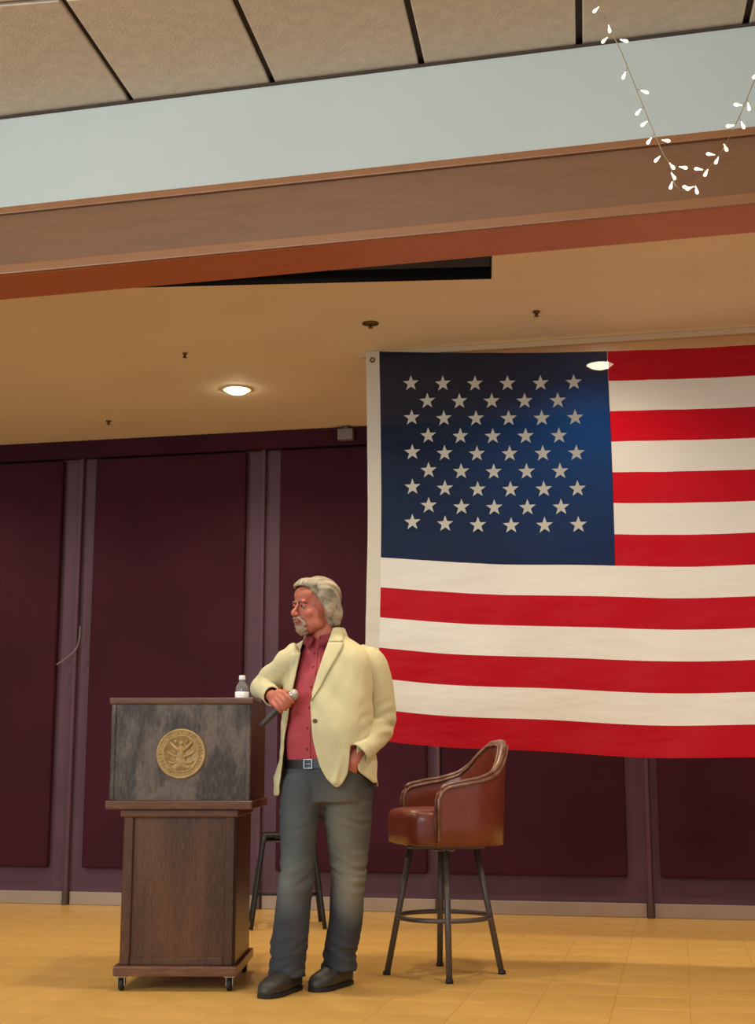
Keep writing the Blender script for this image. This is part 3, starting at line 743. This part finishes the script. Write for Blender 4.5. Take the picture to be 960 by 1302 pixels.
# --- jeans
bm = bmesh.new()
torso(bm, [(.80, .072, .03, .185, .135), (.88, .074, .03, .192, .145), (.94, .073, .02, .188, .145), (1.0, .072, .012, .182, .14)], -22)
tube(bm, [(.005, .015, .95), (-.022, .015, .88), (-.045, .0, .76), (-.050, -.018, .65), (-.052, -.04, .51), (-.066, -.03, .40), (-.076, -.02, .28), (-.090, -.008, .15), (-.096, -.008, .02)], [(.06, .07), (.100, .12), (.092, .11), (.082, .095), (.077, .083), (.077, .08), (.079, .082), (.079, .088), (.078, .095)], 24, 4, ref=(1, 0, 0))
tube(bm, [(.14, .03, .95), (.165, .03, .88), (.162, .025, .76), (.166, .03, .65), (.168, .045, .51), (.162, .07, .40), (.157, .095, .28), (.132, .13, .16), (.122, .135, .03)], [(.06, .07), (.108, .12), (.112, .11), (.098, .10), (.080, .085), (.077, .08), (.074, .08), (.076, .085), (.077, .09)], 24, 4, ref=(1, 0, 0))
ball(bm, (.165, -.080, .885), (.052, .032, .050))
ball(bm, (.055, .045, .825), (.12, .105, .075))
jb = fuse(bm, .007, 4)
cut(jb, lambda p: min(.968-p.z, p.z-(.066-.22*max(0, p.y+.02) if p.x < .025 else .070-.10*max(0, p.y-.13))), .012)
def jw(p):
    w_ = .004*noise.noise(Vector((p.x*10, p.y*10, p.z*12)))
    side = -1 if p.x < .05 else 1
    for cz, amp, wd in ((.50, .011, .10), (.13, .013, .09), (.74, .006, .09)):
        g = math.exp(-((p.z-cz)/wd)**2)
        w_ += amp*g*noise.noise(Vector((p.x*9+side*3, p.y*7, (p.z+side*.35*p.x-.3*p.y)*38)))
    return w_
displace(jb, jw)
jeans = obj('jeans', jb, M['denim'], man, True, recalc=False); solidify(jeans, .004)
bje = surf(jeans)
for pp in (((.125, .945), (.160, .940), (.195, .925), (.225, .895)),):
    bm = bmesh.new(); tube(bm, [(x, front(bje, x, z, -.12, -.0005), z) for x, z in pp], .004, 6, 4); obj('pocket_seam', bm, M['denim'], jeans, True)
# belt + buckle
def hip(a, o, rx=.191, ry=.148):
    ca, sa = math.cos(R(-22)), math.sin(R(-22)); e = 2/2.2
    x = math.copysign(abs(math.cos(a))**e, math.cos(a))*(rx+o); y = math.copysign(abs(math.sin(a))**e, math.sin(a))*(ry+o)
    return Vector((.073+x*ca-y*sa, .014+x*sa+y*ca, 0))
bm = bmesh.new(); rings = []
for j in range(48):
    a = 2*math.pi*j/48; rings.append([hip(a, o)+Vector((0, 0, z)) for o, z in ((-.006, .948), (.0, .948), (.0, .984), (-.006, .984))])
ring_loft(bm, rings, False, True); belt = obj('belt', bm, M['belt'], man)
bk = hip(R(-90-6), .002); 
bm = bmesh.new(); rot = Matrix.Rotation(R(-28), 3, 'Z')
for c, s in (((-.02, 0, 0), (.005, .005, .042)), ((.02, 0, 0), (.005, .005, .042)), ((0, 0, .019), (.045, .005, .005)), ((0, 0, -.019), (.045, .005, .005)), ((0, -.001, 0), (.028, .004, .003))):
    add_box(bm, rot @ Vector(c)+bk+Vector((0, 0, .966)), s, rot, .001)
obj('buckle', bm, M['chrome'], belt)

# --- jacket
bm = bmesh.new()
torso(bm, [(.78, .066, .035, .246, .176), (.88, .070, .03, .236, .174), (1.0, .074, .016, .216, .174), (1.12, .072, .010, .207, .172), (1.28, .072, .020, .206, .148), (1.38, .074, .026, .208, .132), (1.45, .075, .03, .192, .112), (1.50, .075, .034, .145, .092), (1.545, .066, .034, .092, .078), (1.585, .058, .03, .082, .072)], -18)
tube(bm, [(-.05, .02, 1.450), (-.098, .03, 1.420), (-.150, .075, 1.375), (-.200, .120, 1.338), (-.236, .142, 1.312), (-.226, .08, 1.300), (-.190, -.005, 1.276), (-.160, -.075, 1.252)], [(.06, .06), (.066, .072), (.062, .066), (.055, .058), (.050, .052), (.050, .049), (.045, .045), (.042, .042)], 24, 5)
# drape folds pulled towards the pocket and under the arm
tube(bm, [(.20, .03, 1.46), (.245, .036, 1.43)], [.055, .060], 16, 1)
tube(bm, [(.200, -.06, 1.12), (.150, -.135, 1.03), (.125, -.150, .95), (.11, -.152, .88)], [.020, .022, .020, .018], 12, 4)
jk = fuse(bm, .006, 3)
def xr(z): return lerp([(.84, .15), (.864, .118), (.90, .078), (.953, .046), (1.074, .013), (1.23, .001), (1.353, .032), (1.572, .102), (1.62, .11)], z)
def xl(z): return lerp([(.80, -.140), (.826, -.138), (1.074, -.117), (1.282, -.084), (1.487, -.044), (1.55, -.03), (1.62, -.02)], z)
def hem(p):
    if p.y > .03: return lerp([(-.2, .84), (.25, .862), (.33, .872)], p.x)
    return lerp([(-.2, .828), (-.1, .828), (.09, .872), (.123, .863), (.15, .885), (.170, .93), (.179, 1.045), (.208, 1.045), (.216, .935), (.25, .91), (.285, .884), (.33, .884)], p.x)
def jf(p):
    v = p.z-hem(p)
    v = min(v, 1.572-.0*p.y-p.z+.25*(p.y+.03 if p.y < -.03 else 0))
    if p.y < .02 and (p.z < 1.6):
        v = min(v, max(xl(p.z)-p.x, p.x-xr(p.z)))
    # cuffs
    c1 = Vector((.205, -.09, .99)); d1 = Vector((.55, .55, .62)).normalized()
    if (p-c1).length < .085 and p.y < -.02: v = min(v, max((p-c1).dot(d1)+.004, (p-Vector((.2, -.09, .985))).length-.062) if False else v)
    return v
cut(jk, jf, .010)
c1 = Vector((.203, -.092, .995)); d1 = Vector((.50, .60, .50)).normalized()
c2 = Vector((-.172, -.050, 1.262)); d2 = Vector((-.35, .92, .18)).normalized()
def cuffs(p):
    v = 1.0
    q = p-c1
    if q.length < .07 and p.y < -.055 and p.z > .93: 
        pass
    q2 = p-c2
    if q2.length < .075 and q2.x < .05: v = min(v, q2.dot(d2))
    return v
cut(jk, cuffs, .008)
def jn(p):
    w_ = .006*noise.noise(Vector((p.x*7, p.y*7, p.z*4)))+.007*noise.noise(Vector((p.x*11+p.z*9, p.y*4, (p.z-p.x*.9)*5)))+.003*noise.noise(Vector((p.x*22, p.y*22, p.z*12)))
    # sleeve folds at the bent elbow and along the sleeve
    if p.x > .215:
        g = math.exp(-((p.z-1.15)/.11)**2); w_ += .006*g*noise.noise(Vector(((p.z*.9-p.x*.7)*26, p.y*5, p.x*4)))*1.6
    if p.x < -.11:
        w_ += .009*noise.noise(Vector(((p.x*.8+p.z*.5)*34, p.y*6, p.z*5)))*math.exp(-((p.x+.19)/.07)**2)
    return w_
displace(jk, jn)
bm = bmesh.new()
tube(bm, [(.195, .03, 1.440), (.253, .038, 1.420), (.288, .055, 1.34), (.308, .08, 1.23), (.308, .095, 1.14), (.278, .02, 1.085), (.238, -.07, 1.040), (.198, -.150, 1.000), (.17, -.20, .975)], [(.045, .05), (.074, .078), (.075, .078), (.072, .075), (.069, .072), (.066, .066), (.058, .058), (.052, .052), (.05, .05)], 28, 5)
sl = fuse(bm, .006, 3)
cc = Vector((.210, -.118, 1.012)); cdn = Vector((.62, .42, .66)).normalized()
cut(sl, lambda p: (p-cc).dot(cdn) if p.z < 1.15 and p.y < .03 else .5, .010)
def sn(p):
    g = math.exp(-((p.z-1.13)/.12)**2)
    return .004*noise.noise(Vector((p.x*8, p.y*8, p.z*5)))+.014*g*noise.noise(Vector(((p.z*.95-p.x*.5+p.y*.3)*30, p.y*6, p.x*6)))
displace(sl, sn)
jacket = obj('jacket', jk, M['jacket'], man, True, recalc=False); jacket.data.materials.append(M['lining'])
m_ = jacket.modifiers.new('thickness', 'SOLIDIFY'); m_.thickness = .005; m_.offset = -1; m_.material_offset = 1
slo = obj('sleeve', sl, M['jacket'], jacket, True, recalc=False); slo.data.materials.append(M['lining'])
m_ = slo.modifiers.new('thickness', 'SOLIDIFY'); m_.thickness = .005; m_.offset = -1; m_.material_offset = 1
bj = surf(jacket)
def ribbon(name, zs, xin, xout, off=.006, th=.004, mat=None):
    bm = bmesh.new(); rings = []; n = 7
    for z in zs:
        a, b = xin(z), xout(z); top = []; bot = []
        for k in range(n):
            x = a+(b-a)*k/(n-1)
            xs_ = x+(.006 if b > a else -.006) if k == 0 else x
            y = front(bj, xs_, z, None, 0) if bj.ray_cast(Vector((xs_, -1, z)), Vector((0, 1, 0)))[0] else -.08
            top.append(Vector((x, y-off-th*(1.2 if 0 < k < n-1 else .6), z))); bot.append(Vector((x, y-off+.002, z)))
        rings.append(top+bot[::-1])
    ring_loft(bm, rings); return obj(name, bm, mat or M['jacket'], jacket, True)
zz_ = [1.24+(1.50-1.24)*i/20 for i in range(21)]
ribbon('lapel', zz_, lambda z: xr(z)-.003, lambda z: xr(z)+lerp([(1.24, .004), (1.30, .028), (1.42, .058), (1.475, .070), (1.50, .066)], z))
ribbon('lapel', [1.24+(1.455-1.24)*i/18 for i in range(19)], lambda z: xl(z)+.003, lambda z: xl(z)-lerp([(1.24, .003), (1.30, .018), (1.40, .032), (1.455, .036)], z))
ribbon('jacket_collar', [1.501+(1.566-1.501)*i/8 for i in range(9)], lambda z: xr(z)-.003, lambda z: xr(z)+lerp([(1.51, .062), (1.53, .058), (1.566, .04)], z))
# collar band round the back of the neck
bm = bmesh.new(); rings = []
for i in range(25):
    a = R(-55+(215+35)*i/24); d = Vector((math.cos(a), math.sin(a), 0)); c = Vector((.062, .034, 0)); fr = abs(i/24-.5)*2
    h = 1.580-.022*fr**2
    rings.append([c+d*.078+Vector((0, 0, h-.03)), c+d*.080+Vector((0, 0, h)), c+d*.087+Vector((0, 0, h-.002)), c+d*.106+Vector((0, 0, h-.05)), c+d*.100+Vector((0, 0, h-.052))])
ring_loft(bm, rings); obj('jacket_collar', bm, M['jacket'], jacket, True)
# one front button and a hip pocket flap
bm = bmesh.new(); y = front(bj, .024, 1.15, -.16, .006); lathe(bm, [(.001, 0), (.010, 0), (.010, .003), (.001, .004)], 16, (.024, y, 1.15), RX); obj('jacket_button', bm, M['highlight_piping'], jacket, True)
# --- shoes
def shoe(heel, toe):
    h = Vector(heel); t_ = Vector(toe); d = (t_-h); L_ = d.length; d.normalize(); n_ = Vector((-d.y, d.x, 0))
    def ringat(u, wd, z0, ht):
        out = []
        for j in range(16):
            a = 2*math.pi*j/16; x = math.copysign(abs(math.cos(a))**(.45 if math.sin(a) < 0 else .9), math.cos(a))*wd; z = math.copysign(abs(math.sin(a))**(.5 if math.sin(a) < 0 else 1), math.sin(a))
            zz2 = z0+(ht*(z*.5+.5))
            out.append(h+d*(u*L_)+n_*x+Vector((0, 0, zz2)))
        return out
    bm = bmesh.new()
    ring_loft(bm, [ringat(u, w_, .012, ht) for u, w_, ht in ((-.01, .016, .06), (.02, .032, .09), (.10, .039, .11), (.25, .041, .118), (.40, .045, .102), (.55, .051, .084), (.70, .055, .070), (.84, .050, .060), (.94, .036, .048), (.995, .016, .030))])
    o = obj('shoe', bm, M['shoe'], man, True)
    bm = bmesh.new(); vs = []
    prof = [(-.02, .018), (.02, .034), (.12, .040), (.3, .041), (.5, .048), (.70, .056), (.86, .050), (.97, .032), (1.01, .012)]
    poly = [h+d*(u*L_)+n_*w_ for u, w_ in prof]+[h+d*(u*L_)-n_*w_ for u, w_ in prof[::-1]]
    ring_loft(bm, [[p+Vector((0, 0, z)) for p in poly] for z in (.001, .019)]); obj('sole', bm, M['sole'], o)
    bm = bmesh.new()
    for u in (.36, .43, .50): 
        zt = .018+lerp([(.36, .098), (.43, .088), (.50, .078)], u)
        tube(bm, [h+d*(u*L_)+n_*.018+Vector((0, 0, zt-.006)), h+d*(u*L_)+Vector((0, 0, zt+.002)), h+d*((u+.02)*L_)-n_*.018+Vector((0, 0, zt-.006))], .0025, 6, 2)
    obj('laces', bm, M['sole'], o, True)
shoe((-.055, .055, 0), (-.182, -.205, 0)); shoe((.165, .205, 0), (.020, -.035, 0))

# --- microphone (held, so a thing of its own)
PW = Matrix.Translation(PO) @ Matrix.Rotation(YAW, 4, 'Z')
mic = empty('microphone', PO, YAW, label='silver headed grey handheld microphone in the man\'s hand', cat='microphone')
q = md.to_track_quat('Z', 'Y').to_matrix()
mic.location = PW @ mt
mic.rotation_euler = (0, 0, YAW)
off = -mt
bm = bmesh.new(); lathe(bm, [(.004, .020), (.018, .022), (.020, .032), (.0165, .05), (.0145, .09), (.0125, .175), (.0125, .194), (.004, .196)], 24, mh+off, q); obj('handle', bm, M['micgrey'], mic, True)
bm = bmesh.new(); lathe(bm, [(.003, -.028), (.014, -.024), (.023, -.012), (.026, .002), (.0225, .016), (.018, .023), (.004, .024)], 24, mh+off, q); obj('grille', bm, M['micgrille'], mic, True)
bm = bmesh.new(); lathe(bm, [(.0225, .0), (.0268, -.001), (.0268, .005), (.0225, .006)], 24, mh+off, q); obj('collar_ring', bm, M['chrome'], mic, True)

# ------------------------------------------------------------------ fairy lights
BULBS = [(-0.192,4.461,3.547),(-0.146,4.471,3.473),(-0.166,4.466,3.432),(-0.094,4.482,3.432),(-0.103,4.480,3.299),(-0.031,4.496,3.241),(-0.060,4.489,3.165),(-0.043,4.493,3.122),(-0.027,4.497,3.059),(0.034,4.510,3.062),(-0.003,4.502,2.993),(0.049,4.513,2.967),(0.052,4.514,2.930),(0.041,4.511,2.896),(0.088,4.521,2.964),(0.090,4.522,2.893),(0.100,4.524,2.888),(0.126,4.530,2.879),(0.132,4.531,2.959),(0.158,4.537,2.942),(0.174,4.540,3.013),(0.196,4.545,2.987),(0.230,4.552,3.033),(0.244,4.555,3.116),(0.291,4.566,3.116),(0.274,4.562,3.194),(0.313,4.570,3.183),(0.339,4.576,3.299)]
WIRE = [(-0.225,4.453,3.722),(-0.213,4.456,3.646),(-0.178,4.464,3.562),(-0.138,4.472,3.461),(-0.108,4.479,3.390),(-0.070,4.487,3.276),(-0.041,4.494,3.189),(-0.007,4.501,3.088),(0.019,4.506,3.016),(0.041,4.511,2.973),(0.052,4.514,2.910),(0.074,4.518,2.882),(0.106,4.525,2.888),(0.138,4.532,2.922),(0.174,4.540,2.967),(0.216,4.549,3.024),(0.256,4.558,3.102),(0.288,4.565,3.168),(0.333,4.575,3.276),(0.385,4.586,3.408),(0.417,4.593,3.527),(0.437,4.597,3.722)]
fo = Vector(WIRE[0])
fairy = empty('string_lights', fo, label='string of small warm fairy lights hanging in front of the beam', cat='string lights')
wp = catmull(WIRE, 4)
bm = bmesh.new(); tube(bm, [p-fo for p in wp], .0015, 6, 1); obj('wire', bm, M['wire'], fairy, True)
for i, b in enumerate(BULBS):
    b = Vector(b); near = min(wp, key=lambda p: (p-b-Vector((0, 0, .02))).length)
    dv = (b-near)
    if dv.length < .008: dv = Vector((.01, 0, -.012))
    dn = dv.normalized(); q = dn.to_track_quat('Z', 'Y').to_matrix()
    bm = bmesh.new(); lathe(bm, [(.0012, -.018), (.0024, -.010), (.0046, -.002), (.0056, .004), (.004, .009), (.0012, .011)], 10, b-fo, q)
    bu = obj('bulb', bm, M['bulb'], fairy, True)
    bm = bmesh.new(); tube(bm, [near-fo, b-dn*.016-fo], .0011, 5, 1); obj('lead', bm, M['wire'], bu, True)
bm = bmesh.new(); tube(bm, [(0, -.0, 0), (0, 0, -.01)], .006, 8, 1); obj('hook', bm, M['brass'], fairy)
